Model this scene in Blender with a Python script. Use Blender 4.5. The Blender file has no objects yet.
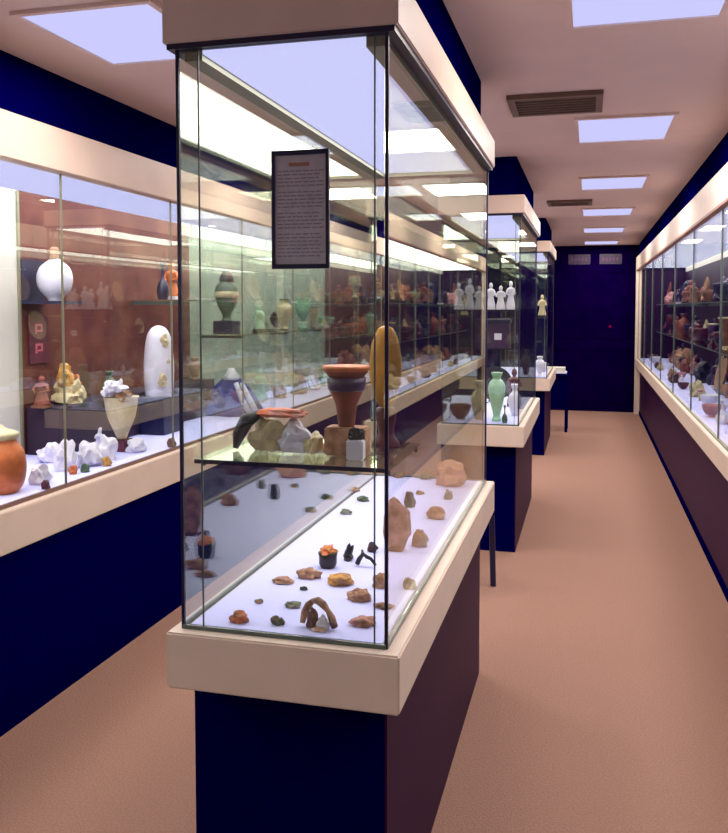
import bpy, bmesh, math, random
from mathutils import Vector, Matrix, noise
C = bpy.context.scene.collection
PI = math.pi
R = random.Random(7)
sc = bpy.context.scene

# ------------------------------------------------------------------ camera
F = 848.0; CXP = 364.0; H = 1.55
YAW = math.radians(14.8); PITCH = math.radians(3.0)
CYP = 308 + F * math.tan(PITCH)
fw = Vector((-math.sin(YAW) * math.cos(PITCH), math.cos(YAW) * math.cos(PITCH), -math.sin(PITCH)))
rt = Vector((math.cos(YAW), math.sin(YAW), 0)); up = rt.cross(fw)
EYE = Vector((0, 0, H))
cam = bpy.data.cameras.new('camera'); camo = bpy.data.objects.new('camera', cam); C.objects.link(camo)
camo.matrix_world = Matrix(((rt.x, up.x, -fw.x, EYE.x), (rt.y, up.y, -fw.y, EYE.y), (rt.z, up.z, -fw.z, EYE.z), (0, 0, 0, 1)))
cam.sensor_fit = 'HORIZONTAL'; cam.sensor_width = 36; cam.lens = F / 728 * 36
cam.shift_y = -(416.5 - CYP) / 728; cam.clip_start = 0.02
sc.camera = camo

def ray(x, y): return fw + rt * ((x - CXP) / F) + up * ((CYP - y) / F)
def onz(x, y, z): d = ray(x, y); return EYE + d * ((z - H) / d.z)
def onx(x, y, X): d = ray(x, y); return EYE + d * (X / d.x)
def ony(x, y, Y): d = ray(x, y); return EYE + d * (Y / d.y)
def depth(p): return (Vector(p) - EYE).dot(fw)

# ------------------------------------------------------------------ materials
def lin(c):
    c /= 255.0
    return c / 12.92 if c <= .04045 else ((c + .055) / 1.055) ** 2.4
MATS = {}
def mat(name, rgb, rough=.5, var=.0, scale=20, bump=0, spec=.5, metal=0, rgb2=None):
    """rgb is sRGB 0..255 surface colour; var mixes towards rgb2 (or darker) by noise"""
    if name in MATS: return MATS[name]
    m = bpy.data.materials.new(name); m.use_nodes = True
    nt = m.node_tree; b = nt.nodes['Principled BSDF']
    c = [lin(v) for v in rgb]
    b.inputs['Base Color'].default_value = (*c, 1)
    b.inputs['Roughness'].default_value = rough
    b.inputs['Specular IOR Level'].default_value = spec
    b.inputs['Metallic'].default_value = metal
    if var > 0 or bump > 0:
        tc = nt.nodes.new('ShaderNodeTexCoord'); n = nt.nodes.new('ShaderNodeTexNoise')
        n.inputs['Scale'].default_value = scale; n.inputs['Detail'].default_value = 4
        nt.links.new(tc.outputs['Object'], n.inputs['Vector'])
        if var > 0:
            cr = nt.nodes.new('ShaderNodeValToRGB')
            c2 = [lin(v) for v in rgb2] if rgb2 else [v * (1 - var) for v in c]
            cr.color_ramp.elements[0].position = .38; cr.color_ramp.elements[1].position = .62
            cr.color_ramp.elements[0].color = (*c2, 1); cr.color_ramp.elements[1].color = (*c, 1)
            nt.links.new(n.outputs['Fac'], cr.inputs['Fac']); nt.links.new(cr.outputs['Color'], b.inputs['Base Color'])
        if bump > 0:
            bp = nt.nodes.new('ShaderNodeBump'); bp.inputs['Strength'].default_value = bump; bp.inputs['Distance'].default_value = .01
            nt.links.new(n.outputs['Fac'], bp.inputs['Height']); nt.links.new(bp.outputs['Normal'], b.inputs['Normal'])
    MATS[name] = m
    return m

def emis(name, col, s):
    m = bpy.data.materials.new(name); m.use_nodes = True; nt = m.node_tree
    nt.nodes.remove(nt.nodes['Principled BSDF']); e = nt.nodes.new('ShaderNodeEmission')
    e.inputs['Color'].default_value = (*col, 1); e.inputs['Strength'].default_value = s
    nt.links.new(e.outputs[0], nt.nodes['Material Output'].inputs['Surface'])
    return m

def glass(name, tint, k0=.045, gloss=.0, kg=1.5):
    m = bpy.data.materials.new(name); m.use_nodes = True; nt = m.node_tree; N = nt.nodes
    N.remove(N['Principled BSDF'])
    geo = N.new('ShaderNodeNewGeometry'); dot = N.new('ShaderNodeVectorMath'); dot.operation = 'DOT_PRODUCT'
    nt.links.new(geo.outputs['Normal'], dot.inputs[0]); nt.links.new(geo.outputs['Incoming'], dot.inputs[1])
    def mth(op, a, b=None):
        n = N.new('ShaderNodeMath'); n.operation = op
        if isinstance(a, (int, float)): n.inputs[0].default_value = a
        else: nt.links.new(a, n.inputs[0])
        if b is not None:
            if isinstance(b, (int, float)): n.inputs[1].default_value = b
            else: nt.links.new(b, n.inputs[1])
        return n.outputs[0]
    ab = mth('ABSOLUTE', dot.outputs['Value'])
    pw = mth('POWER', mth('SUBTRACT', 1.0, ab), 5.0)
    fac = mth('MINIMUM', mth('ADD', mth('MULTIPLY', pw, kg), k0), 1.0)
    tr = N.new('ShaderNodeBsdfTransparent'); tr.inputs['Color'].default_value = (*tint, 1)
    gl = N.new('ShaderNodeBsdfGlossy'); gl.inputs['Roughness'].default_value = gloss; gl.inputs['Color'].default_value = (.97, 1, .86, 1)
    mx = N.new('ShaderNodeMixShader')
    nt.links.new(fac, mx.inputs[0]); nt.links.new(tr.outputs[0], mx.inputs[1]); nt.links.new(gl.outputs[0], mx.inputs[2])
    nt.links.new(mx.outputs[0], N['Material Output'].inputs['Surface'])
    return m

LIGHTCOL = (.604, .604, 1.0)
M_carpet = mat('carpet', (158, 121, 105), .95, .16, 140, .5, .1)
M_ceil = mat('ceiling_paint', (240, 218, 202), .9, .05, 3, 0, .2)
M_navy = mat('navy_laminate', (1, 0, 64), .6, spec=.0)
M_wine = mat('wine_laminate', (48, 8, 50), .5, .25, 9, 0, .1, rgb2=(44, 6, 50))
M_cream = mat('cream_laminate', (218, 196, 180), .45, .05, 6, 0, .3)
M_floorboard = mat('white_display_board', (204, 204, 255), .7, spec=.1)
M_whitewall = mat('white_lining', (204, 200, 188), .7, .05, 5, 0, .1)
M_brownback = mat('brown_backing', (104, 58, 46), .6, .35, 4, 0, .2, rgb2=(80, 34, 34))
M_greenback = mat('pale_green_backing', (158, 172, 152), .7, .2, 5, 0, .2)
M_plumback = mat('plum_backing', (40, 10, 44), .6, .3, 6, 0, .2)
M_door = mat('dark_door_paint', (14, 0, 52), .7, .5, 5, 0, .0, rgb2=(8, 0, 46))
M_wall = mat('side_wall_paint', (120, 104, 100), .8, spec=.2)
M_glass = glass('clear_glass', (.975, .99, .975))
M_lowglass = glass('low_reflection_glass', (.985, .995, .985), .03, 0, .45)
M_sideglass = glass('side_glass', (.98, .992, .98), .035, 0, .8)
M_edge = mat('glass_edge', (74, 84, 80), .3, spec=.6)
M_dark = mat('dark_frame_metal', (18, 10, 50), .4, spec=.4)
M_rail = mat('cream_rail', (128, 126, 104), .5, spec=.3)
M_diff = emis('lit_diffuser', LIGHTCOL, 1.0)
M_casediff = emis('case_light_diffuser', LIGHTCOL, 1.1)

# ------------------------------------------------------------------ mesh helpers
def box(bm, x0, x1, y0, y1, z0, z1, bev=0):
    r = bmesh.ops.create_cube(bm, size=1)
    vs = r['verts']
    for v in vs:
        v.co = Vector(((x0 + x1) / 2 + v.co.x * (x1 - x0), (y0 + y1) / 2 + v.co.y * (y1 - y0), (z0 + z1) / 2 + v.co.z * (z1 - z0)))
    if bev:
        es = list({e for v in vs for e in v.link_edges})
        bmesh.ops.bevel(bm, geom=es, offset=bev, segments=2, affect='EDGES')
def lathe(bm, prof, n=20, cx=0, cy=0, sx=1, sy=1, lobes=0, amp=0, lean=0):
    if len(prof) > 4:                                    # Catmull-Rom through the profile
        q = []
        for i in range(len(prof) - 1):
            p0, p1, p2, p3 = prof[max(i - 1, 0)], prof[i], prof[i + 1], prof[min(i + 2, len(prof) - 1)]
            for t in (0, .33, .67):
                q.append(tuple(.5 * (2 * p1[k] + (p2[k] - p0[k]) * t + (2 * p0[k] - 5 * p1[k] + 4 * p2[k] - p3[k]) * t * t + (3 * p1[k] - p0[k] - 3 * p2[k] + p3[k]) * t ** 3) for k in (0, 1)))
        prof = [(max(a, .0005), b) for a, b in q] + [prof[-1]]
    rings = []
    for (r, z) in prof:
        ring = []
        for i in range(n):
            a = 2 * PI * i / n
            rr = r * (1 + amp * math.cos(lobes * a))
            ring.append(bm.verts.new((cx + rr * sx * math.cos(a) + lean * z, cy + rr * sy * math.sin(a), z)))
        rings.append(ring)
    for a, b in zip(rings, rings[1:]):
        for i in range(n):
            bm.faces.new((a[i], a[(i + 1) % n], b[(i + 1) % n], b[i]))
    bm.faces.new(list(reversed(rings[0]))); bm.faces.new(rings[-1])
def tube(bm, pts, rad, n=8):
    """swept tube with per-point radius"""
    rings = []
    for i, p in enumerate(pts):
        p = Vector(p)
        d = (Vector(pts[min(i + 1, len(pts) - 1)]) - Vector(pts[max(i - 1, 0)])).normalized()
        a = d.orthogonal().normalized() if abs(d.y) > .95 else d.cross(Vector((0, 1, 0))).normalized()
        b = d.cross(a)
        r = rad[i] if isinstance(rad, (list, tuple)) else rad
        rings.append([bm.verts.new(p + (a * math.cos(2 * PI * k / n) + b * math.sin(2 * PI * k / n)) * r) for k in range(n)])
    for s, t in zip(rings, rings[1:]):
        for k in range(n):
            bm.faces.new((s[k], s[(k + 1) % n], t[(k + 1) % n], t[k]))
    bm.faces.new(list(reversed(rings[0]))); bm.faces.new(rings[-1])
def lump(bm, c, sx, sy, sz, seed, rough=.28, sub=3, flat=True, freq=1.7):
    r = bmesh.ops.create_icosphere(bm, subdivisions=sub, radius=1)
    o = Vector((seed * 3.1, seed * 1.7, seed * .9))
    for v in r['verts']:
        d = v.co.normalized()
        k = 1 + rough * noise.noise(d * freq + o) * 1.6 + rough * .5 * noise.noise(d * freq * 3 + o)
        q = d * k
        if flat and q.z < -.55: q.z = -.55
        v.co = Vector((c[0] + q.x * sx, c[1] + q.y * sy, c[2] + (q.z + (.55 if flat else 0)) * sz / (1.55 if flat else 1)))
def obj(name, bm, m, parent=None, smooth=False):
    bmesh.ops.recalc_face_normals(bm, faces=bm.faces)
    me = bpy.data.meshes.new(name); bm.to_mesh(me); bm.free(); me.materials.append(m)
    if smooth:
        for p in me.polygons: p.use_smooth = True
    o = bpy.data.objects.new(name, me); C.objects.link(o)
    if parent: o.parent = parent
    return o
def B(name, m, parent, *a, bev=0):
    bm = bmesh.new(); box(bm, *a, bev=bev); return obj(name, bm, m, parent)
def root(name, label, cat, loc=(0, 0, 0), rz=0, group=None):
    o = bpy.data.objects.new(name, None); C.objects.link(o); o.empty_display_size = .05
    o.location = loc; o.rotation_euler = (0, 0, rz); o['label'] = label; o['category'] = cat
    if group: o['group'] = group
    return o
def tag(o, label, cat, group=None, loc=None, rz=0):
    o['label'] = label; o['category'] = cat
    if group: o['group'] = group
    if loc is not None: o.location = loc; o.rotation_euler = (0, 0, rz)
    return o
def struct(name, m, *a):
    o = B(name, m, None, *a); o['kind'] = 'structure'; return o
def area(name, loc, sx, sy, rad, col=(1, 1, 1), rot=None):
    l = bpy.data.lights.new(name, 'AREA'); l.shape = 'RECTANGLE'; l.size = sx; l.size_y = sy
    l.energy = rad * PI * sx * sy; l.color = col
    o = bpy.data.objects.new(name, l); o.location = loc; C.objects.link(o)
    if rot: o.rotation_euler = rot
    return o

# ------------------------------------------------------------------ room
YF = 13.2; YB = -1.6; XL = -2.8; XR = 1.4; ZC = 2.48
struct('floor', M_carpet, XL, XR, YB, YF, -.05, 0)
struct('ceiling', M_ceil, XL, XR, YB, YF, ZC, ZC + .05)
struct('wall_left', M_wall, XL - .06, XL, YB, YF, 0, ZC)
struct('wall_right', M_wall, XR, XR + .06, YB, YF, 0, ZC)
struct('wall_back', M_wall, XL, XR, YB - .06, YB, 0, ZC)
struct('wall_far', M_navy, XL, XR, YF, YF + .06, 0, ZC)
# far double door with its two plates
d = struct('door_1', M_door, -.58, .66, YF - .05, YF - .001, 0, ZC - .001)
for i in (0, 1):
    x0 = -.56 + i * .605
    bm = bmesh.new()
    for (za, zb) in ((.12, .95), (1.1, 2.1)):
        for (a, b, c_, e) in ((x0 + .06, x0 + .54, za, za + .02), (x0 + .06, x0 + .54, zb - .02, zb), (x0 + .06, x0 + .08, za, zb), (x0 + .52, x0 + .54, za, zb)):
            box(bm, a, b, YF - .06, YF - .05, c_, e)
    obj('door_moulding', bm, M_door, d)
M_plate = mat('dull_mauve_plate', (56, 22, 66), .5, .6, 40, rgb2=(24, 6, 52))
for x0, x1, w in ((-.3, .02, 'left'), (.15, .47, 'right')):
    p = root('door_plaque', 'small dull mauve plaque above the far dark door, the %s of two' % w, 'sign', ((x0 + x1) / 2, YF - .0505, 2.2), group='plaques above the far door')
    hw = (x1 - x0) / 2
    B('plate', M_plate, p, -hw, hw, -.012, 0, 0, .15, bev=.003)
    bm = bmesh.new()
    for k in range(5): box(bm, -hw + .04 + k * .05, -hw + .07 + k * .05, -.016, -.012, .05, .10)
    obj('faded_lettering', bm, mat('mauve_letter', (76, 34, 78), .6), p)
a = root('alarm_button', 'tiny red button on the far dark door', 'button', (.317, YF - .0505, 1.245))
B('housing', M_door, a, -.03, .03, -.015, 0, -.02, .07, bev=.004)
bm = bmesh.new(); lathe(bm, [(.018, 0), (.018, .008), (.01, .014)], 12)
o = obj('red_cap', bm, emis('red_glow', (.25, 0, .04), 1), a); o.rotation_euler = (PI / 2, 0, 0); o.location = (0, -.015, .03)

# ceiling lights
wordsn = ['nearest', 'second', 'third', 'fourth', 'fifth', 'sixth', 'farthest']
def ceiling_light(x0, x1, y0, y1, label, group):
    t = root('ceiling_light', label, 'ceiling light', ((x0 + x1) / 2, (y0 + y1) / 2, ZC - .001), group=group)
    hx, hy = (x1 - x0) / 2, (y1 - y0) / 2
    bm = bmesh.new()
    for q in ((-hx - .02, hx + .02, -hy - .02, -hy), (-hx - .02, hx + .02, hy, hy + .02), (-hx - .02, -hx, -hy, hy), (hx, hx + .02, -hy, hy)):
        box(bm, *q, -.012, 0)
    obj('frame', bm, M_ceil, t)
    B('diffuser', M_diff, t, -hx, hx, -hy, hy, -.006, 0)
    area('lamp', ((x0 + x1) / 2, (y0 + y1) / 2, ZC - .016), x1 - x0, y1 - y0, ROOM, (1, .89, .82))
ROOM = 22
for i, y in enumerate([None, 2.32, 4.34, 6.3, 8.25, 10.2, 12.2]):
    if y is None: continue
    pos = '' if i == 0 else ('%s of those in a row over the right aisle' % (['', 'nearest', 'second', 'third', 'fourth', 'fifth', 'farthest'][i]))
    ceiling_light(-.06, .385, y, y + .6, 'square lit ceiling panel, ' + pos, 'ceiling lights over the right aisle')
for i, y in enumerate([None, 2.36, 4.34, 6.3, 8.25, 10.2]):
    if y is None: continue
    pos = 'square lit ceiling panel over the left aisle, ' + (['behind the viewer', 'the big one nearest the glass case', 'next behind the nearest', 'third along behind the glass case', 'fourth along toward the far wall', 'the last before the far wall'][i])
    ceiling_light(-1.75, -1.3, y, y + .55, pos, 'ceiling lights over the left aisle')
M_vent = mat('vent_metal', (120, 98, 84), .5, spec=.3)
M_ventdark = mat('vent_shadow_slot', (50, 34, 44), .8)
for (x0, x1, y0, y1, lab) in ((-.36, .05, 3.8, 4.15, 'brown slatted air vent in the ceiling between the first two lit panels'), (-.36, .02, 7.55, 7.85, 'brown slatted air vent in the ceiling further down the aisle')):
    v = root('ceiling_vent', lab, 'vent', (x0, y0, ZC - .001), group='ceiling vents')
    w, l = x1 - x0, y1 - y0
    bm = bmesh.new()
    for q in ((0, w, 0, .03), (0, w, l - .03, l), (0, .03, .03, l - .03), (w - .03, w, .03, l - .03)): box(bm, *q, -.02, 0)
    obj('frame', bm, M_vent, v)
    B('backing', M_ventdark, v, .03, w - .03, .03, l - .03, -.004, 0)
    for k in range(6):
        bm = bmesh.new(); yy = .045 + k * (l - .09) / 5.5
        box(bm, .03, w - .03, yy, yy + .012, -.018, -.004); obj('slat', bm, M_vent, v)

# ------------------------------------------------------------------ free-standing glass cases
CASE = 5.5
def glass_case(y0, y1, label, shelves, rearglass=True):
    X0, X1 = -.912, -.373
    t = root('glass_display_case', label, 'display case', ((X0 + X1) / 2, y0, 0), group='free-standing glass cases down the middle')
    ox, oy = (X0 + X1) / 2, y0
    L = y1 - y0
    x0, x1 = X0 - ox, X1 - ox
    # base: front & sides have separate cladding colours
    B('base', M_navy, t, x0 + .006, x1 - .062, .13, L - .03, 0, .692)
    B('side_panel', M_wine, t, x1 - .0615, x1 - .056, .13, L - .03, 0, .692)
    B('ledge', M_cream, t, x0, x1, 0, L, .692, .82, bev=.004)
    gx0, gx1, gy0, gy1 = x0 + .027, x1 - .036, .036, L - .03
    B('display_floor', M_floorboard, t, gx0 + .012, gx1 - .012, gy0 + .012, gy1 - .012, .82, .826)
    gz0, gz1 = .826, 2.118
    g = .006
    def pane(nm, *a): return B(nm, M_sideglass if nm in ('right_pane', 'rear_pane') else M_glass, t, *a)
    pane('front_pane', gx0 + g, gx1 - g, gy0, gy0 + g, gz0, gz1)
    pane('rear_pane', gx0 + g, gx1 - g, gy1 - g, gy1, gz0, gz1)
    pane('left_pane', gx0, gx0 + g, gy0, gy1, gz0, gz1)
    pane('right_pane', gx1 - g, gx1, gy0, gy1, gz0, gz1)
    for (cx, cy) in ((gx0, gy0), (gx1, gy0), (gx0, gy1), (gx1, gy1)):
        B('corner_bead', M_dark, t, cx - .0035, cx + .0035, cy - .0035, cy + .0035, .82, gz1)
    for xx in (gx0 + .05, gx1 - .026):
        o = B('pane_joint', M_edge, t, xx - .0018, xx + .0018, gy0 - .002, gy0 - .0003, gz0, gz1)
    bm = bmesh.new()
    box(bm, gx0, gx1, gy0 - .006, gy0 - .0005, .8201, .829); box(bm, gx1 - .001, gx1 + .004, gy0, gy1, .8201, .831)
    box(bm, gx0 - .004, gx0 + .001, gy0, gy1, .8201, .831); box(bm, gx0, gx1, gy1 + .0005, gy1 + .006, .8201, .829)
    obj('bottom_channel', bm, M_edge, t)
    bm = bmesh.new()
    box(bm, x0 + .006, x1 - .018, .026, .05, 2.118, 2.13); box(bm, x1 - .042, x1 - .018, .05, L - .006, 2.118, 2.13)
    box(bm, x0 + .006, x0 + .03, .05, L - .006, 2.118, 2.13); box(bm, x0 + .03, x1 - .042, L - .03, L - .006, 2.118, 2.13)
    obj('top_channel', bm, M_dark, t)
    cap = B('cap', M_cream, t, x0 - .003, x1 - .010, .022, L, 2.13, 2.24, bev=.003)
    # rails around the light box
    bm = bmesh.new()
    box(bm, gx0 + .008, gx0 + .05, gy0 + .02, gy1 - .008, 2.098, 2.127); box(bm, gx1 - .05, gx1 - .008, gy0 + .02, gy1 - .008, 2.098, 2.127)
    box(bm, gx0 + .05, gx1 - .05, gy1 - .05, gy1 - .008, 2.098, 2.127)
    obj('light_box_rail', bm, M_rail, t)
    B('diffuser', M_casediff, t, gx0 + .051, gx1 - .051, gy0 + .02, gy1 - .051, 2.112, 2.127)
    B('soffit_box', M_navy, t, x0 + .06, x1 - .065, .07, L - .03, 2.24, ZC - .001)
    area('case_lamp', (ox + (gx0 + gx1) / 2, y0 + gy0 + .02 + (gy1 - gy0 - .071) / 2, 2.110), gx1 - gx0 - .104, gy1 - gy0 - .073, CASE, (1, .98, .95))
    for (z, ya, yb) in shelves:
        s = B('glass_shelf', M_glass, t, gx0 + .008, gx1 - .008, gy0 + ya, gy0 + yb, z - .008, z)
        bm = bmesh.new(); box(bm, gx0 + .008, gx1 - .008, gy0 + ya - .004, gy0 + ya - .0005, z - .009, z + .0005)
        obj('shelf_edge', bm, M_dark, s)
        for xx in (gx0 + .012, gx1 - .018):
            for yy in (gy0 + ya + .03, gy0 + yb - .03): B('shelf_clip', M_dark, s, xx, xx + .006, yy, yy + .01, z - .02, z - .0085)
    return t
glass_case(1.70, 3.57, 'large glass case in the foreground with mineral pieces on its white floor', [(1.20, .05, .42)])
glass_case(5.25, 7.02, 'second glass case down the middle with white figures on shelves', [(1.54, .03, .45), (1.30, .03, .45)])
glass_case(8.92, 10.55, 'farthest glass case down the middle, in front of the dark door', [(1.45, .03, .45)])

# ------------------------------------------------------------------ wall cabinets
WALLC = 6.0
def cabinet_left():
    y0, y1 = YB + .02, YF - .02
    t = root('wall_display_cabinet', 'long lit glass-fronted wall cabinet with navy base along the left wall', 'display cabinet', (0, 0, 0))
    B('base', M_navy, t, -2.75, -2.035, y0, y1, 0, .66)
    B('ledge', M_cream, t, -2.76, -2.02, y0, y1, .66, .815, bev=.004)
    B('display_floor', M_floorboard, t, -2.72, -2.08, y0, y1, .815, .82)
    B('fascia', M_cream, t, -2.09, -2.03, y0, y1, 2.09, 2.26, bev=.004)
    B('soffit_box', M_navy, t, -2.74, -2.06, y0, y1, 2.26, ZC - .001)
    B('top_board', M_cream, t, -2.74, -2.09, y0, y1, 2.14, 2.26)
    B('diffuser', M_casediff, t, -2.73, -2.095, y0, y1, 2.125, 2.14)
    # linings, each section its own colour
    segs = [(y0, 3.60, M_whitewall, 'white lining'), (3.60, 5.44, M_brownback, 'red-brown lining'), (5.44, 8.6, M_greenback, 'pale green lining'), (8.6, y1, M_brownback, 'brown lining')]
    for a, b, m, lb in segs:
        o = B('back_panel', m, t, -2.73, -2.70, a, b, .82, 2.124); o['label'] = lb
    B('lining_trim', M_rail, t, -2.70, -2.69, 3.585, 3.60, .82, 2.12)
    ys = [y0, -.5, .4, 1.3, 2.2, 3.02, 3.95, 4.87, 5.8, 6.7, 7.6, 8.5, 9.4, 10.3, 11.2, 12.1, y1]
    for a, b in zip(ys, ys[1:]):
        g = B('glass_pane', M_glass, t, -2.066, -2.060, a + .002, b - .002, .83, 2.10)
        B('pane_edge', M_rail, g, -2.067, -2.058, b - .002, b + .002, .822, 2.10)
    bm = bmesh.new(); box(bm, -2.07, -2.056, y0, y1, .8151, .83); obj('bottom_channel', bm, mat('brown_channel', (110, 80, 70), .4), t)
    M_riser = mat('plum_riser', (40, 14, 44), .7, .3, 8)
    s = B('riser', M_riser, t, -2.69, -2.50, 3.62, 5.4, .82, 1.06, bev=.003)
    for (z, a, b) in ((1.365, 5.5, 8.5), (1.66, 8.7, 12.8), (1.25, 8.7, 12.8), (1.60, 4.55, 5.4)):
        sh = B('glass_shelf', M_glass, t, -2.69, -2.32, a, b, z - .008, z)
        B('shelf_edge', M_edge, sh, -2.32, -2.315, a, b, z - .009, z)
        n = 0; yy = a + .1
        while yy < b:
            B('shelf_bracket', M_edge, sh, -2.698, -2.36, yy, yy + .012, z - .03, z - .0085); yy += .9
    yy = y0 + .9
    while yy < y1 - 1:
        area('cabinet_lamp', (-2.41, yy, 2.123), .62, 1.8, WALLC, (1, .97, .95)); yy += 1.8
cabinet_left()
def cabinet_right():
    y0, y1 = YB + .02, YF - .3
    t = root('wall_display_cabinet', 'long lit glass-fronted wall cabinet with plum base along the right wall', 'display cabinet', (0, 0, 0))
    B('base', M_wine, t, .735, 1.37, y0, y1, .06, .70)
    B('plinth', M_navy, t, .73, 1.37, y0, y1, 0, .06)
    B('ledge', M_cream, t, .67, 1.37, y0, y1, .70, .82, bev=.004)
    B('display_floor', M_floorboard, t, .72, 1.32, y0, y1, .82, .826)
    B('fascia', M_cream, t, .67, .73, y0, y1, 2.10, 2.29, bev=.004)
    B('lower_moulding', mat('rosy_moulding', (150, 96, 84), .5), t, .664, .70, y0, y1, 2.085, 2.10)
    B('soffit_box', M_navy, t, .70, 1.37, y0, y1, 2.29, ZC - .001)
    B('top_board', M_cream, t, .73, 1.36, y0, y1, 2.14, 2.29)
    B('diffuser', M_casediff, t, .735, 1.34, y0, y1, 2.125, 2.14)
    B('back_panel', M_plumback, t, 1.33, 1.36, y0, y1, .826, 2.06)
    B('back_panel', M_whitewall, t, 1.33, 1.36, y0, y1, 2.06, 2.124)['label'] = 'white upper lining'
    B('end_post', M_cream, t, .665, .79, y1, y1 + .12, 0, 2.29, bev=.004)
    ys = [y0, -.2, 1.1, 2.4, 3.7, 5.0, 6.3, 7.6, 8.9, 10.2, 11.5, y1]
    for a, b in zip(ys, ys[1:]):
        g = B('glass_pane', M_lowglass, t, .700, .706, a + .002, b - .002, .83, 2.10)
        B('pane_edge', M_edge, g, .698, .708, b - .002, b + .002, .822, 2.10)
    B('end_panel', M_plumback, t, .74, 1.33, y1 - .02, y1, .826, 2.124)
    B('bottom_channel', M_rail, t, .695, .712, y0, y1, .8201, .83)
    for z in (1.22, 1.60):
        sh = B('glass_shelf', M_glass, t, .95, 1.325, y0, y1 - .05, z - .008, z)
        B('shelf_edge', M_edge, sh, .945, .95, y0, y1 - .05, z - .009, z)
        yy = y0 + .2
        while yy < y1 - .2: B('shelf_bracket', M_edge, sh, .99, 1.329, yy, yy + .012, z - .03, z - .0085); yy += 1.3
    yy = y0 + .9
    while yy < y1 - .8:
        area('cabinet_lamp', (1.03, yy, 2.123), .6, 1.8, 4.8, (1, .97, .95)); yy += 1.8
cabinet_right()

# ------------------------------------------------------------------ object colours
COL = {
 'white': mat('white_ceramic', (214, 212, 226), .35, .08, 12),
 'cream': mat('cream_ceramic', (206, 190, 150), .4, .25, 14, .1),
 'tan': mat('tan_clay', (170, 126, 96), .7, .4, 16, .3),
 'brown': mat('brown_stone', (128, 84, 62), .7, .5, 18, .4),
 'reddish brown': mat('reddish_clay', (140, 70, 56), .6, .45, 16, .3),
 'orange': mat('orange_clay', (206, 108, 52), .5, .4, 14, .2),
 'gold': mat('gold_glaze', (204, 148, 58), .35, .4, 12, .1),
 'maroon': mat('maroon_glaze', (88, 28, 44), .35, .4, 14),
 'purple': mat('purple_glaze', (60, 26, 76), .35, .4, 14),
 'navy': mat('navy_glaze', (16, 14, 58), .4, .3, 14),
 'black': mat('black_stone', (20, 16, 34), .5, .4, 18, .3),
 'grey': mat('grey_stone', (132, 128, 122), .7, .4, 18, .4),
 'green': mat('green_stone', (70, 96, 70), .5, .5, 18, .3),
 'pale green': mat('pale_green_glass', (150, 196, 160), .3, .2, 10),
 'pink': mat('pink_stone', (196, 136, 138), .6, .3, 16, .3),
 'blue': mat('blue_cloth', (30, 34, 136), .8, .4, 14, .3),
}
def rockmat(a, b):
    n = 'speckled_' + a.replace(' ', '_') + '_' + b.replace(' ', '_')
    base = {'orange': (206, 108, 66), 'brown': (140, 96, 70), 'tan': (186, 140, 112), 'green': (78, 92, 66), 'grey': (140, 134, 122), 'black': (22, 16, 36), 'white': (214, 210, 220), 'dark brown': (76, 46, 50), 'pink': (196, 140, 130), 'gold': (208, 150, 70)}
    return mat(n, base[a], .7, 1, 30, .5, rgb2=base[b])

# ------------------------------------------------------------------ object makers (origin at base centre)
def vase(col, label, loc, h, r, kind=0, group=None, cat='vase', band=None):
    P = [
     [(.45, 0), (.5, .04), (.8, .25), (1, .5), (.85, .68), (.4, .82), (.36, .9), (.55, 1)],
     [(.5, 0), (.55, .05), (.4, .12), (.75, .4), (1, .72), (.7, .86), (.45, .9), (.6, 1)],
     [(.45, 0), (.4, .05), (.5, .3), (.6, .6), (.85, .82), (1, .92), (1, 1)],
     [(.7, 0), (.95, .12), (1, .3), (.7, .5), (.28, .62), (.22, .9), (.35, 1)],
     [(.55, 0), (.6, .05), (.25, .15), (.22, .3), (.7, .45), (1, .7), (.95, 1)]][kind]
    t = root('vase', label, cat, loc, group=group)
    bm = bmesh.new(); pr = [(p * r, z * h) for p, z in P]
    lathe(bm, pr, 22); obj('body', bm, COL[col], t, True)
    bm = bmesh.new(); rr = P[-1][0] * r
    lathe(bm, [(rr * .98, h), (rr * 1.08, h + .004), (rr * 1.08, h + .012), (rr * .9, h + .014)], 22); obj('rim', bm, COL[band or col], t, True)
    bm = bmesh.new(); ff = P[0][0] * r
    lathe(bm, [(ff * 1.08, -.0), (ff * 1.08, .01), (ff, .014)], 22); obj('foot', bm, COL[band or col], t, True)
    return t
def figurine(col, label, loc, h, r, group=None, base='black', arms=True):
    t = root('figurine', label, 'figurine', loc, group=group)
    bm = bmesh.new(); box(bm, -r * .8, r * .8, -r * .7, r * .7, 0, h * .1, bev=.002); obj('pedestal', bm, COL[base], t)
    bm = bmesh.new()
    lathe(bm, [(.8 * r, h * .1), (.85 * r, h * .14), (.6 * r, h * .35), (.5 * r, h * .52), (.68 * r, h * .68), (.62 * r, h * .74), (.22 * r, h * .79), (.2 * r, h * .82)], 16, sy=.75)
    if arms:
        for s in (-1, 1):
            tube(bm, [(s * .5 * r, 0, h * .72), (s * .85 * r, -.15 * r, h * .56), (s * .3 * r, -.6 * r, h * .5)], [.2 * r, .17 * r, .12 * r], 8)
    obj('robed_body', bm, COL[col], t, True)
    bm = bmesh.new(); lathe(bm, [(.12 * r, h * .80), (.3 * r, h * .84), (.34 * r, h * .9), (.26 * r, h * .96), (.1 * r, h)], 14)
    obj('head', bm, COL[col], t, True)
    return t
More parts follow.
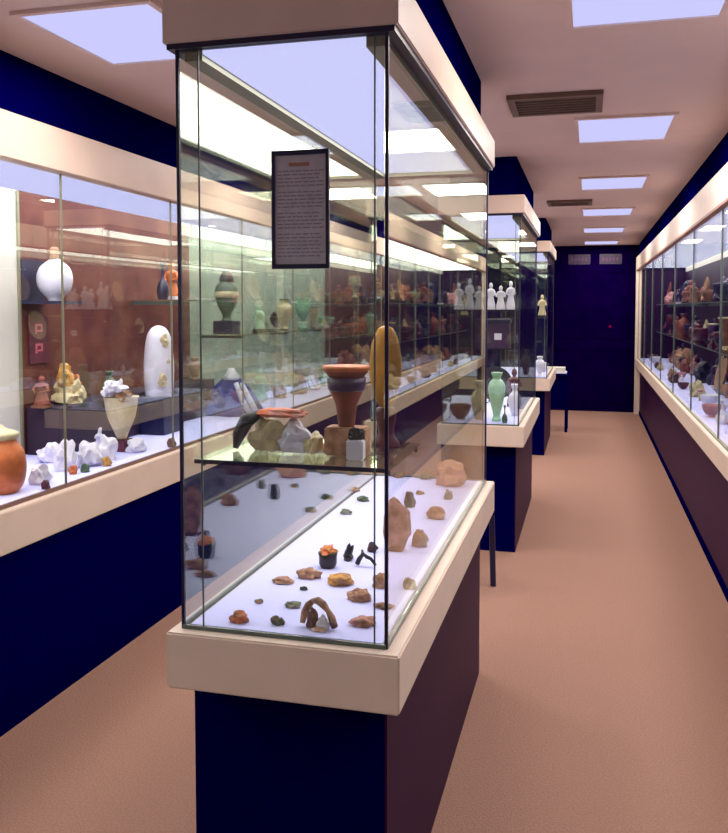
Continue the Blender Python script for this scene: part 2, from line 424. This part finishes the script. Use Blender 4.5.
def dish(col, label, loc, d, group=None, rz=0):
    t = root('plate_on_stand', label, 'plate', loc, rz, group)
    bm = bmesh.new(); lathe(bm, [(.2 * d, 0), (.3 * d, .006), (.48 * d, .03), (.5 * d, .036), (.47 * d, .036), (.25 * d, .014)], 28)
    o = obj('plate', bm, COL[col], t, True); o.rotation_euler = (math.radians(78), 0, 0); o.location = (0, .02, d * .5 + .012)
    bm = bmesh.new()
    for s in (-1, 1): tube(bm, [(s * .2 * d, -.05, .006), (s * .2 * d, .05, .006), (s * .15 * d, .07, d * .45)], .005, 6)
    tube(bm, [(-.2 * d, .05, .006), (.2 * d, .05, .006)], .005, 6)
    obj('stand', bm, COL['black'], t)
    return t
def bowl(col, label, loc, h, r, group=None):
    t = root('bowl', label, 'bowl', loc, group=group)
    bm = bmesh.new(); lathe(bm, [(.4 * r, .008), (.7 * r, .3 * h), (.95 * r, .7 * h), (r, h), (.93 * r, h), (.6 * r, .35 * h), (.2 * r, .2 * h)], 22); obj('body', bm, COL[col], t, True)
    bm = bmesh.new(); lathe(bm, [(.45 * r, 0), (.4 * r, .01)], 18); obj('foot', bm, COL[col], t)
    return t
def rock(ca, cb, label, loc, sx, sy, sz, seed, rz=0, group=None, name='rock', cat='rock', rough=.3):
    bm = bmesh.new(); lump(bm, (0, 0, 0), sx / 2, sy / 2, sz, seed, rough)
    o = obj(name, bm, rockmat(ca, cb), None, False)
    z0 = min(v.co.z for v in o.data.vertices)
    for v in o.data.vertices: v.co.z -= z0
    return tag(o, label, cat, group, loc, rz)
def plinth(col, label, loc, sx, sy, sz):
    bm = bmesh.new(); box(bm, -sx / 2, sx / 2, -sy / 2, sy / 2, 0, sz, bev=.003)
    return tag(obj('display_block', bm, COL[col]), label, 'display block', None, loc)
def px_floor(x, y, z): return onz(x, y, z)

# ------------------------------------------------------------------ front case: pieces on the white floor
ZF = .8262
G = 'mineral pieces on the floor of the front case'
S = 1.0
def fl(x0, x1, y0, y1, ca, cb, label, seed, hf=.62, name='mineral_specimen', rough=.32, deep=1.0):
    """x0..x1, y0..y1: extent seen; a lying lump: the height uses part of the extent, the rest is depth"""
    p = onz((x0 + x1) / 2, y1, ZF); D = depth(p)
    w = (x1 - x0) * D / F; h = (y1 - y0) * D / F * hf
    dp = w * .7 * deep
    # keep it in the case
    yy = p.y + dp / 2
    return rock(ca, cb, label, (p.x, yy, ZF), w, dp, max(h, .008), seed, group=G, name=name, cat='mineral specimen', rough=rough)
fl(228, 246, 607, 624, 'orange', 'brown', 'orange rock chunk near the front left corner of the white case floor', 1)
fl(269, 283, 614, 626, 'green', 'dark brown', 'small dark green pebble right of the orange rock at the front edge', 2)
fl(283, 299, 600, 609, 'grey', 'green', 'flat grey-green chip behind the small green pebble', 3)
fl(254, 262, 597, 604, 'tan', 'green', 'tiny tan crumb behind the orange rock', 4)
fl(349, 373, 613, 628, 'brown', 'pink', 'mottled brown slab at the front right near the dark corner edge', 5)
fl(346, 369, 588, 603, 'brown', 'tan', 'peaked brown stone behind the mottled slab', 6, .8)
fl(372, 392, 602, 610, 'dark brown', 'brown', 'thin dark brown splinter at the front right corner edge', 7)
fl(296, 318, 565, 580, 'tan', 'brown', 'flat tan stone in the middle of the case floor, left of the black cup', 8)
fl(271, 290, 575, 585, 'tan', 'brown', 'thin tan flake lying farthest left of the middle stones', 9)
fl(299, 307, 585, 591, 'green', 'black', 'tiny dark green bead between flake and arch', 10)
fl(325, 351, 569, 587, 'brown', 'gold', 'golden brown lumpy rock in front of the black cluster', 11)
fl(371, 386, 568, 589, 'tan', 'brown', 'tan knobbly stone beside the right glass, middle of the floor', 12, .7)
fl(402, 415, 572, 590, 'brown', 'green', 'olive brown stone just behind the front right corner edge', 13)
fl(411, 427, 524, 548, 'grey', 'brown', 'grey-brown block right of the large oval slab', 14, .7)
fl(427, 444, 503, 520, 'tan', 'brown', 'round tan stone toward the rear right of the floor', 15, .75)
fl(404, 414, 488, 508, 'green', 'black', 'narrow dark green stone behind the large oval slab', 16, .8)
fl(444, 452, 488, 500, 'green', 'grey', 'small greenish upright stone at the rear right', 17, .8)
fl(416, 423, 488, 495, 'tan', 'green', 'very small olive stone at the rear, left of the round tan stone', 18)
# white-and-brown arched specimen
def arch_specimen():
    p = onz(314, 633, ZF); D = depth(p); w = 34 * D / F
    t = root('arched_mineral_specimen', 'brown and white arch-shaped mineral specimen at the front centre of the case floor', 'mineral specimen', (p.x, p.y + .03, ZF), group=G)
    bm = bmesh.new(); n = 9; pts = []; rad = []
    for i in range(n):
        a = PI * i / (n - 1); pts.append((-w / 2 * math.cos(a), .012 * math.sin(a * 2), .008 + .055 * math.sin(a))); rad.append(.006 + .004 * math.sin(i * 2.1) ** 2)
    tube(bm, pts, rad, 8); obj('arch', bm, rockmat('dark brown', 'tan'), t)
    bm = bmesh.new(); lump(bm, (-.014, 0, 0), .014, .012, .045, 33); obj('brown_crystal', bm, rockmat('brown', 'dark brown'), t)
    bm = bmesh.new(); lump(bm, (.012, -.002, 0), .016, .012, .030, 34); obj('white_crystal', bm, rockmat('white', 'white'), t)
    bm = bmesh.new(); lump(bm, (.008, -.018, 0), .018, .008, .008, 35); obj('pale_foot', bm, rockmat('tan', 'white'), t)
arch_specimen()
# black cup with gold rim
p = onz(325, 570, ZF); D = depth(p); r0 = 10 * D / F
t = root('small_cup', 'small black cup heaped with golden grains, middle of the case floor', 'cup', (p.x, p.y + r0, ZF))
bm = bmesh.new(); lathe(bm, [(r0 * .7, 0), (r0 * .9, .01), (r0 * .9, .03), (r0, .042)], 16); obj('body', bm, COL['black'], t, True)
bm = bmesh.new(); lump(bm, (0, 0, .040), r0 * .85, r0 * .85, .02, 41, .4); obj('golden_heap', bm, rockmat('gold', 'orange'), t)
# black cluster and black zig-zag branch
p = onz(344, 563, ZF); D = depth(p)
t = root('black_crystal_cluster', 'black spiky crystal cluster touching the right of the black cup', 'mineral specimen', (p.x + .004, p.y + .03, ZF), group=G)
bm = bmesh.new(); lump(bm, (0, 0, 0), .014, .014, .022, 51, .4); obj('matrix', bm, COL['black'], t)
for k, (dx, dz) in enumerate(((.004, .05), (.016, .045), (-.008, .03))):
    bm = bmesh.new(); tube(bm, [(0, 0, .008), (dx * .6, 0, dz * .8), (dx, 0, dz)], [.009, .007, .001], 6); obj('crystal', bm, COL['black'], t)
p = onz(364, 570, ZF); D = depth(p)
t = root('black_branch', 'black zigzag branch of coral arched on the white floor', 'coral', (p.x, p.y + .03, ZF))
bm = bmesh.new(); tube(bm, [(-.028, 0, .006), (-.022, 0, .02), (-.010, .0, .036), (.0, 0, .028), (.012, 0, .024), (.026, 0, .006)], [.007, .007, .006, .006, .005, .004], 8); obj('stem', bm, COL['black'], t)
bm = bmesh.new(); tube(bm, [(-.012, 0, .034), (-.016, .01, .044)], [.006, .003], 6); obj('twig', bm, COL['black'], t)
fl(367, 377, 542, 553, 'black', 'dark brown', 'small black nugget above the zigzag branch', 19, .8)
# large oval slab on edge
p = onz(396, 556, ZF); D = depth(p)
t = root('oval_slab', 'large upright oval slab of mottled brown stone beside the right glass', 'mineral specimen', (p.x - .012, p.y + .06, ZF), group=None)
bm = bmesh.new(); lump(bm, (0, 0, .075), .042, .016, .078, 61, .16, 3, False); obj('slab', bm, rockmat('brown', 'pink'), t)
bm = bmesh.new(); box(bm, -.022, .022, -.02, .02, 0, .010, bev=.002); obj('stand', bm, COL['brown'], t)
# big pinkish rock at the rear
p = onz(455, 484, ZF); D = depth(p)
rock('tan', 'pink', 'large pinkish tan rock against the rear glass of the front case', (p.x - .01, p.y - .03, ZF), .12, .09, .10, 71, group=G, name='mineral_specimen', cat='mineral specimen')
for i, (x, y, ca) in enumerate(((398, 478, 'tan'), (425, 480, 'grey'), (345, 515, 'grey'), (362, 502, 'green'), (352, 492, 'tan'))):
    fl(x - 6, x + 6, y - 8, y, ca, 'green', ['little tan stone at the rear centre of the front case', 'little grey stone at the rear of the front case right of centre', 'little grey stone halfway along the left glass of the front case', 'little green stone near the left glass, further back', 'little pale stone close to the rear left corner of the front case'][i], 80 + i)

# things on the glass shelf in the front case (shelf top z=1.20, Y 1.80..2.17)
ZS = 1.2002
def sh(x, y): return onz(x, y, ZS)
t = root('stemmed_vase', 'flared orange-brown vase with dark purple band, on the glass shelf', 'vase', (-.556, 1.94, ZS))
b0 = t
k = depth((-.56, 1.93, ZS)) / F
bm = bmesh.new(); box(bm, -20 * k, 22 * k, -.03, .03, 0, 28 * k, bev=.004); obj('stone_block', bm, rockmat('brown', 'tan'), t)
bm = bmesh.new(); lathe(bm, [(8 * k, 28 * k), (9 * k, 36 * k), (11 * k, 50 * k), (15 * k, 60 * k), (17 * k, 66 * k), (18 * k, 78 * k), (21 * k, 82 * k), (22 * k, 86 * k)], 24); obj('body', bm, COL['reddish brown'], t, True)
bm = bmesh.new(); lathe(bm, [(17 * k, 64 * k), (18.6 * k, 66 * k), (19.8 * k, 77 * k), (18 * k, 78 * k)], 24); obj('dark_band', bm, COL['purple'], t, True)
bm = bmesh.new(); lathe(bm, [(22 * k, 84 * k), (24 * k, 86 * k), (23.5 * k, 89 * k), (18 * k, 89 * k)], 24); obj('rim', bm, COL['orange'], t, True)
# golden upright plate on dark stand
t = root('golden_plaque', 'tall golden orange oval plaque on a dark stand, by the right glass', 'plaque', (-.490, 2.07, ZS))
k = depth((-.49, 2.07, ZS)) / F
bm = bmesh.new(); lump(bm, (0, 0, 80 * k), 17 * k, .012, 42 * k, 91, .06, 3, False); obj('oval_plate', bm, COL['gold'], t, True)
bm = bmesh.new(); lathe(bm, [(15 * k, 0), (13 * k, 6 * k), (8 * k, 14 * k), (11 * k, 34 * k), (8 * k, 40 * k)], 16, sy=.6); obj('dark_stand', bm, COL['maroon'], t, True)
k = depth((-.515, 1.885, ZS)) / F
plinth('white', 'small white block on the glass shelf between vase and golden plaque', (-.515, 1.875, ZS), 17 * k, .03, 20 * k)
bm = bmesh.new(); lump(bm, (0, 0, 0), 8 * k, .012, 12 * k, 92, .3)
tag(obj('dark_stone', bm, COL['black']), 'small black stone sitting on the little white block', 'stone', None, (-.515, 1.875, ZS + 20 * k + .0002))
# pale coral with dark horn
t = root('shell_specimen', 'pale cream shell cluster with a dark curved horn, left half of the glass shelf', 'shell', (-.725, 1.95, ZS))
k = depth((-.715, 1.95, ZS)) / F
for i, (x, w, h, m) in enumerate(((-12, 24, 32, 'cream'), (14, 24, 28, 'white'), (34, 12, 20, 'cream'))):
    bm = bmesh.new(); lump(bm, (x * k, 0, 0), w * k * .8, .03, h * k, 95 + i, .3); obj('shell_lump', bm, COL[m], t)
bm = bmesh.new(); tube(bm, [(-46 * k, -.02, 2 * k), (-42 * k, -.02, 16 * k), (-34 * k, -.02, 30 * k), (-20 * k, -.01, 38 * k)], [3 * k, 7 * k, 8 * k, 4 * k], 10); obj('dark_horn', bm, COL['black'], t, True)
bm = bmesh.new(); lump(bm, (0, -.005, 34 * k), 30 * k, .025, 9 * k, 99, .2); obj('pink_slab', bm, rockmat('orange', 'pink'), t)

# hanging text sign on the front pane
M_paper = mat('grey_paper', (176, 170, 176), .8, .15, 30)
t = root('hanging_sign', 'grey text notice in a dark navy frame on the front glass', 'sign', (-.598, 1.7355, 1.634))
W, HH = .0645, .252
bm = bmesh.new()
box(bm, -W, W, -.008, 0, 0, .010); box(bm, -W, W, -.008, 0, HH - .010, HH); box(bm, -W, -W + .007, -.008, 0, .010, HH - .010); box(bm, W - .007, W, -.008, 0, .010, HH - .010)
obj('frame', bm, M_dark, t)
B('paper', M_paper, t, -W + .007, W - .007, -.004, 0, .010, HH - .010)
bm = bmesh.new(); rr = random.Random(3); z = HH - .045
while z > .022:
    x = -W + .013
    while x < W - .022:
        w = rr.uniform(.006, .018); w = min(w, W - .013 - x); box(bm, x, x + w, -.0046, -.004, z, z + .0028); x += w + .003
    z -= .0078 if rr.random() > .15 else .0135
obj('text_lines', bm, mat('print_grey', (128, 120, 132), .8), t)
bm = bmesh.new(); box(bm, -.026, .02, -.0046, -.004, HH - .034, HH - .026); obj('heading', bm, mat('heading_brown', (150, 106, 84), .8), t)

# ------------------------------------------------------------------ left cabinet contents (floor z .82)
ZL = .8202
# mounted dark panel with white round jar on bracket
t = root('wall_bracket', 'dark square bracket with back plate high on the red-brown lining', 'bracket', (-2.69, 3.66, 1.58))
B('back_plate', COL['navy'], t, -.009, .005, -.06, .12, .0, .21)
B('tray', COL['navy'], t, .005, .22, -.06, .14, -.01, .004)
k = depth((-2.57, 3.70, 1.6)) / F * .84
t = root('round_jar', 'round white jar with tan neck on the dark wall bracket', 'jar', (-2.57, 3.70, 1.5842))
bm = bmesh.new(); lathe(bm, [(8 * k, 0), (10 * k, 4 * k), (19 * k, 14 * k), (22 * k, 27 * k), (18 * k, 40 * k), (8 * k, 48 * k), (6 * k, 50 * k)], 24, sy=.8); obj('body', bm, COL['white'], t, True)
bm = bmesh.new(); lathe(bm, [(6 * k, 49 * k), (5 * k, 54 * k), (7 * k, 60 * k), (3 * k, 64 * k)], 16); obj('neck', bm, COL['tan'], t, True)
bm = bmesh.new(); tube(bm, [(0, 17 * k, 8 * k), (0, 27 * k, 16 * k), (0, 26 * k, 30 * k), (0, 17 * k, 36 * k)], 2.5 * k, 8); obj('handle', bm, COL['tan'], t, True)
# hanging red banner with pinkish marks
t = root('red_banner', 'narrow dark red banner with two pinkish marks on the left cabinet lining', 'banner', (-2.689, 3.66, 1.27))
B('cloth', mat('dark_red_cloth', (92, 24, 44), .8, .3, 20), t, -.008, 0, -.0, .15, 0, .24)
bm = bmesh.new()
for zz in (.05, .15):
    box(bm, 0, .002, .04, .055, zz, zz + .05); box(bm, 0, .002, .055, .10, zz + .038, zz + .05); box(bm, 0, .002, .085, .1, zz + .018, zz + .038); box(bm, 0, .002, .055, .10, zz + .01, zz + .02)
obj('marks', bm, mat('pink_mark', (180, 84, 100), .7), t)
# figurines on the riser z=1.06
def ons(x, z, X=-2.59): p = onx(x, 300, X); return (X, p.y, z)
ZR = 1.0602
def item_k(l): return depth(l) / F
l = ons(40, ZR); k = item_k(l); figurine('reddish brown', 'small reddish brown robed figure at the left end of the dark riser', l, 32 * k, 10 * k, base='brown')
l = ons(68, ZR); k = item_k(l)
t = root('ornate_group', 'gold and cream rocky figure group on the dark riser', 'figurine', l)
bm = bmesh.new(); lump(bm, (0, 0, 0), 14 * k, 16 * k, 22 * k, 101, .4); obj('rock_base', bm, COL['cream'], t)
bm = bmesh.new(); lump(bm, (0, -7 * k, 18 * k), 7 * k, 7 * k, 20 * k, 102, .4); obj('golden_figure', bm, COL['gold'], t)
bm = bmesh.new(); lump(bm, (0, 8 * k, 14 * k), 6 * k, 6 * k, 14 * k, 103, .4); obj('orange_figure', bm, COL['orange'], t)
# cream conical vase with white flowers
l = (-2.30, onx(126, 453, -2.30).y, ZL); k = item_k(l)
l = (-2.30, onx(122, 453, -2.30).y, ZL)
t = root('flared_vase', 'flared cream vase on a dark foot, holding white blooms, left of the tall white statue', 'vase', l)
bm = bmesh.new(); box(bm, -8 * k, 8 * k, -8 * k, 8 * k, 0, 12 * k, bev=.003); obj('dark_foot', bm, COL['maroon'], t)
bm = bmesh.new(); lathe(bm, [(5 * k, 12 * k), (7 * k, 18 * k), (14 * k, 34 * k), (17 * k, 50 * k), (18 * k, 54 * k)], 18, lobes=6, amp=.07); obj('body', bm, COL['cream'], t, True)
for i in range(7):
    bm = bmesh.new(); aa = i * 2.4; lump(bm, (7 * k * math.cos(aa), -4 * k + (9 * k) * math.sin(aa) - 5 * k, 50 * k + (i % 3) * 5 * k), 7 * k, 7 * k, 11 * k, 110 + i, .45); obj('bloom', bm, COL['white'] if i % 3 else COL['tan'], t)
# tall white statue on black block
l = (-2.42, onx(160, 445, -2.42).y, ZL); k = item_k(l)
plinth('navy', 'black display block under the tall white statue in the left cabinet', l, .16, 34 * k, 36 * k)
t = root('rounded_statue', 'tall rounded white veiled statue on the black block', 'statue', (l[0], l[1], ZL + 36 * k + .0002))
bm = bmesh.new(); lathe(bm, [(13 * k, 0), (15 * k, 8 * k), (16 * k, 30 * k), (14.5 * k, 48 * k), (12.5 * k, 60 * k), (8 * k, 68 * k), (2 * k, 71 * k)], 24, sx=.9, lobes=3, amp=.05); obj('veiled_body', bm, COL['white'], t, True)
bm = bmesh.new()
for i, (yy, zz, ww) in enumerate(((-3, 12, 5), (4, 30, 4), (2, 50, 4))): lump(bm, (9.5 * k, (yy - 8) * k, zz * k), 4 * k, ww * k, 12 * k, 120 + i, .4)
obj('carved_relief', bm, COL['cream'], t)
# big orange basket-like jar at far left
l = (-2.24, onx(2, 505, -2.24).y, ZL); k = item_k(l)
t = root('orange_jar', 'big rounded orange jar at the left edge of the picture inside the cabinet', 'jar', l)
bm = bmesh.new(); lathe(bm, [(15 * k, 0), (21 * k, 8 * k), (24 * k, 24 * k), (22 * k, 40 * k), (16 * k, 50 * k), (15 * k, 54 * k)], 24); obj('body', bm, COL['orange'], t, True)
bm = bmesh.new(); lathe(bm, [(15 * k, 53 * k), (17 * k, 55 * k), (17 * k, 60 * k), (6 * k, 64 * k), (2 * k, 68 * k)], 20); obj('lid', bm, COL['cream'], t, True)
# white crystal heaps on the floor
heap = [(52, 484, 20, 20, 'low white crystal lump nearest the orange jar'), (72, 470, 22, 30, 'white crystal lump behind the first glass joint'), (94, 466, 24, 26, 'white crystal lump, middle of the front row in the left cabinet'), (113, 460, 18, 24, 'white crystal lump left of the flared vase'), (98, 446, 20, 20, 'white crystal lump at the back near the dark riser'), (56, 462, 22, 20, 'small white lump at the back under the golden group'), (142, 452, 18, 14, 'small white lump between flared vase and black block')]
for i, (x, y, w, h, lb) in enumerate(heap):
    l = onz(x, y, ZL)
    if l.x < -2.62: l.x = -2.6
    if l.x > -2.16: l.x = -2.17
    k = item_k(l)
    rock('white', 'white', lb, (l.x - .03, l.y, ZL), w * k * 1.0, w * k * 1.0, h * k * .95, 130 + i, group='white crystals on the left cabinet floor', name='white_crystal', cat='crystal', rough=.35)
tg = [(38, 480, 'brown', 'little brown pebble on white board by the orange jar'), (62, 490, 'maroon', 'little maroon pebble by the first glass joint'), (73, 474, 'orange', 'little orange pebble in front of the white crystal lumps'), (85, 472, 'green', 'little green pebble in front of the white crystal lumps'), (107, 466, 'gold', 'little golden pebble in front of the flared vase'), (196, 448, 'brown', 'little brown pebble on the cabinet floor seen past the glass edge')]
for i, (x, y, c_, lb) in enumerate(tg):
    l = onz(x, y, ZL); l.x = min(l.x, -2.11); k = item_k(l)
    bm = bmesh.new(); lump(bm, (0, 0, 0), 4 * k, 4 * k, 9 * k, 150 + i, .3)
    tag(obj('pebble', bm, COL[c_]), lb, 'pebble', None, (l.x, l.y, ZL))
# shelf (z 1.60) items: orange figure, dark bottle
l = (-2.5, onx(172, 300, -2.5).y, 1.6002); k = item_k(l)
figurine('orange', 'orange and white standing figure on the short high shelf of the left cabinet', l, 38 * k, 9 * k, base='white')
l = (-2.5, onx(158, 300, -2.5).y - .06, 1.6002)
l = (-2.5, 4.68, 1.6002)
vase('navy', 'slim dark bottle beside the orange figure on the short high shelf', l, 34 * k, 6 * k, 3, cat='bottle')
l = ons(108, ZR); k = item_k(l); vase('green', 'small green jar on the dark riser behind the flared vase', l, 22 * k, 7 * k, 0)
l = ons(192, ZR, -2.6); l = (-2.6, 5.3, ZR); vase('tan', 'small tan jar at the right end of the dark riser', l, .14, .05, 1)
# blue robe on stand
l = (-2.36, onx(232, 415, -2.36).y, ZL); k = item_k(l)
t = root('blue_robe', 'dark blue draped robe with white stripes spread over a low stand in the left cabinet', 'garment', l)
bm = bmesh.new()
lathe(bm, [(34 * k, 0), (35 * k, 2 * k), (28 * k, 12 * k), (19 * k, 26 * k), (11 * k, 34 * k), (8 * k, 37 * k)], 40, sy=.6, lobes=9, amp=.07); obj('draped_cloth', bm, COL['blue'], t, True)
for s in (0, 1):
    bm = bmesh.new(); tube(bm, [((8 + s * 6) * k, -8 * k, 32 * k), ((16 + s * 8) * k, -11 * k, 16 * k), ((25 + s * 8) * k, -13 * k, 2 * k)], [2.5 * k, 3 * k, 3.2 * k], 8); obj('white_stripe', bm, COL['white'], t, True)
bm = bmesh.new(); lathe(bm, [(9 * k, 35 * k), (8 * k, 38 * k), (5 * k, 42 * k), (3 * k, 46 * k)], 16); obj('collar', bm, COL['white'], t, True)
# dark vase on the pale green section shelf
l = (-2.5, onx(227, 335, -2.5).y, 1.3652); k = item_k(l)
t = root('tall_lidded_vase', 'dark lidded vase with pale band on a black block, in the pale green section', 'vase', l)
bm = bmesh.new(); box(bm, -10 * k, 10 * k, -11 * k, 11 * k, 0, 13 * k, bev=.003); obj('black_block', bm, COL['navy'], t)
bm = bmesh.new(); lathe(bm, [(6 * k, 13 * k), (4 * k, 18 * k), (9 * k, 28 * k), (12 * k, 40 * k), (10 * k, 48 * k), (6 * k, 52 * k)], 20); obj('body', bm, COL['green'], t, True)
bm = bmesh.new(); lathe(bm, [(11.6 * k, 36 * k), (12.4 * k, 38 * k), (12 * k, 42 * k), (11 * k, 43 * k)], 20); obj('pale_band', bm, COL['cream'], t, True)
bm = bmesh.new(); lathe(bm, [(7 * k, 52 * k), (7 * k, 56 * k), (5 * k, 60 * k), (2 * k, 64 * k)], 16); obj('lid', bm, COL['black'], t, True)

# ------------------------------------------------------------------ repeats filling the far cabinet stretches
KINDS = ['vase', 'figure', 'bowl', 'plate', 'stone']
ordw = ['first', 'second', 'third', 'fourth', 'fifth', 'sixth', 'seventh', 'eighth', 'ninth', 'tenth', 'eleventh', 'twelfth', 'thirteenth', 'fourteenth', 'fifteenth', 'sixteenth', 'seventeenth', 'eighteenth', 'nineteenth', 'twentieth', 'twenty-first', 'twenty-second', 'twenty-third', 'twenty-fourth', 'twenty-fifth', 'twenty-sixth']
def fill(ylist, X, z, cols, place, group, hmin=.1, hmax=.26, maxh=.3, kinds=KINDS, jx=.06, face=1, rng=None):
    rng = rng or R
    for i, y in enumerate(ylist):
        kd = rng.choice(kinds); c_ = rng.choice(cols); h = rng.uniform(hmin, hmax)
        l = (X + rng.uniform(-jx, jx), y + rng.uniform(-.03, .03), z)
        where = '%s along %s' % (ordw[i], place)
        if kd == 'vase': vase(c_, '%s vase, %s' % (c_, where), l, h, h * .28, rng.randrange(5), group, band=rng.choice(cols))
        elif kd == 'figure': figurine(c_, '%s robed figurine, %s' % (c_, where), l, h, h * .25, group, base=rng.choice(['black', 'brown', 'white']))
        elif kd == 'bowl': bowl(c_, '%s bowl, %s' % (c_, where), l, h * .5, h * .45, group)
        elif kd == 'plate': dish(c_, '%s upright plate, %s' % (c_, where), l, h * 1.05, group, rz=face * PI / 2)
        else:
            bm = bmesh.new(); lump(bm, (0, 0, 0), h * .38, h * .42, h * .8, rng.randrange(999), .4)
            tag(obj('stone_specimen', bm, COL[c_]), '%s rough stone, %s' % (c_, where), 'stone', group, l)
def seq(a, b, step): 
    out = []
    while a < b: out.append(a); a += step
    return out
warm = ['brown', 'reddish brown', 'maroon', 'purple', 'black', 'tan', 'navy']
mix = ['brown', 'tan', 'green', 'grey', 'black', 'orange', 'cream', 'navy', 'pale green', 'reddish brown']
r2 = random.Random(21)
fill(seq(6.2, 8.5, .33), -2.5, 1.3652, ['grey', 'green', 'cream', 'pale green', 'black'], 'the high shelf of the pale green section', 'pieces on the pale green section shelf', rng=r2)
fill(seq(6.1, 8.5, .36), -2.42, ZL, ['pale green', 'cream', 'grey', 'green', 'white', 'tan'], 'the floor of the pale green section', 'pieces on the pale green section floor', .12, .3, rng=r2)
fill(seq(8.9, 12.6, .34), -2.5, 1.2502, mix, 'the lower shelf of the far left section', 'pieces on the lower shelf, far left section', .12, .28, rng=r2)
fill(seq(8.9, 12.6, .38), -2.5, 1.6602, mix + ['white'], 'the upper shelf of the far left section', 'pieces on the upper shelf, far left section', .12, .28, rng=r2)
fill(seq(8.8, 12.6, .38), -2.42, ZL, ['white', 'green', 'cream', 'navy', 'tan', 'orange'], 'the floor of the far left section', 'pieces on the floor, far left section', .12, .28, rng=r2)
r3 = random.Random(5)
fill(seq(4.3, 12.6, .34), .86, ZF, ['pink', 'white', 'cream', 'maroon', 'tan', 'white'], 'the white floor of the right cabinet from the near end', 'pieces on the right cabinet floor', .07, .16, kinds=['figure', 'bowl', 'stone', 'vase'], face=-1, jx=.05, rng=r3)
fill(seq(4.9, 12.4, .3), 1.12, ZF, warm + ['pink'], 'the back row of the right cabinet floor', 'pieces in the back row of the right cabinet floor', .16, .29, face=-1, jx=.02, rng=r3)
fill(seq(5.2, 12.6, .29), 1.13, 1.2202, warm + ['maroon', 'purple', 'cream'], 'the lower shelf of the right cabinet', 'pieces on the lower shelf of the right cabinet', .15, .27, face=-1, rng=r3)
fill(seq(5.2, 12.6, .29), 1.13, 1.6002, warm + ['maroon', 'purple', 'pink'], 'the upper shelf of the right cabinet', 'pieces on the upper shelf of the right cabinet', .16, .29, face=-1, rng=r3)

# ------------------------------------------------------------------ second case contents
def c2(x, y, z):
    p = onz(x, y, z) if abs(z - H) > .05 else None
    return p
for i, x in enumerate((-.80, -.735, -.67, -.60, -.535, -.475)):
    fh = (.17, .2, .15, .17, .15, .18)[i]
    figurine('white', 'white robed figurine on the upper shelf of the second case, %s from the left' % ordw[i], (x, 5.40 + .03 * (i % 2), 1.5402), fh, .034, 'white figurines in the second case', base='white')
t = root('dark_box', 'dark lidded box with a white emblem on the lower shelf of the second case', 'box', (-.57, 5.42, 1.3002))
B('body', COL['purple'], t, -.12, .09, -.05, .1, 0, .15, bev=.004); B('lid', COL['navy'], t, -.125, .095, -.055, .105, .15, .18, bev=.004); B('white_emblem', COL['white'], t, -.0, .045, -.053, -.0502, .05, .09)
vase('pale green', 'tall pale green glass vase on the floor of the second case', (-.56, 5.45, ZF), .30, .055, 1)
vase('cream', 'cream vase left of the tall pale green vase in the second case', (-.68, 5.5, ZF), .24, .05, 0)
vase('green', 'slim dark green bottle in the second case', (-.50, 5.36, ZF), .1, .018, 3, cat='bottle')
vase('white', 'white jar at the right of the second case floor', (-.47, 5.75, ZF), .2, .045, 0)
bowl('brown', 'brown bowl at the left of the second case floor', (-.80, 5.5, ZF), .09, .07)
figurine('maroon', 'maroon figurine at the rear of the second case floor', (-.52, 6.3, ZF), .28, .06)
dish('black', 'black plate upright at the rear of the second case', (-.68, 6.5, ZF), .26)
# third case contents
vase('white', 'white vase near the front of the farthest case', (-.49, 9.15, ZF), .2, .05, 1)
figurine('cream', 'cream figurine on the shelf of the farthest case', (-.47, 9.12, 1.4502), .24, .05)
vase('maroon', 'maroon vase left of centre in the farthest case', (-.64, 9.3, ZF), .26, .05, 0)
bowl('white', 'white bowl halfway along the farthest case', (-.5, 9.8, ZF), .1, .08)

# ------------------------------------------------------------------ things in the aisle
t = root('side_table', 'small dark side table beyond the farthest glass case', 'table', (-.36, 11.0, 0))
B('tabletop', M_navy, t, -.17, .14, -.2, .2, .70, .73, bev=.004)
B('apron', M_navy, t, -.14, .11, -.17, .17, .30, .70)
for sx in (-.15, .09):
    for sy in (-.18, .15): B('leg', M_navy, t, sx, sx + .035, sy, sy + .035, 0, .70)
t = root('paper_stack', 'white leaflets in a tray on the small dark side table', 'leaflets', (-.37, 10.95, .7302))
B('tray', COL['white'], t, -.13, .12, -.12, .12, 0, .02, bev=.003); B('sheets', M_whitewall, t, -.11, .10, -.10, .10, .02, .075)
t = root('stool', 'low black stool between the first two glass cases', 'stool', (-.66, 4.69, 0), PI / 4)
B('seat', M_navy, t, -.13, .13, -.13, .13, .40, .44, bev=.01)
for sx in (-1, 1):
    for sy in (-1, 1):
        bm = bmesh.new(); tube(bm, [(sx * .11, sy * .11, .40), (sx * .118, sy * .118, 0)], [.017, .016], 10); obj('leg', bm, COL['navy'], t)

# ------------------------------------------------------------------ world and view
w = bpy.data.worlds.new('world'); sc.world = w; w.use_nodes = True
w.node_tree.nodes['Background'].inputs['Color'].default_value = (.05, .05, .08, 1)
w.node_tree.nodes['Background'].inputs['Strength'].default_value = .5
sc.view_settings.view_transform = 'Standard'; sc.view_settings.look = 'None'
sc.view_settings.exposure = 0; sc.view_settings.gamma = 1; sc.view_settings.use_curve_mapping = False
sc.cycles.transparent_max_bounces = 48; sc.cycles.max_bounces = 10; sc.cycles.glossy_bounces = 6
sc.cycles.caustics_reflective = False; sc.cycles.caustics_refractive = False
sc.cycles.use_denoising = True
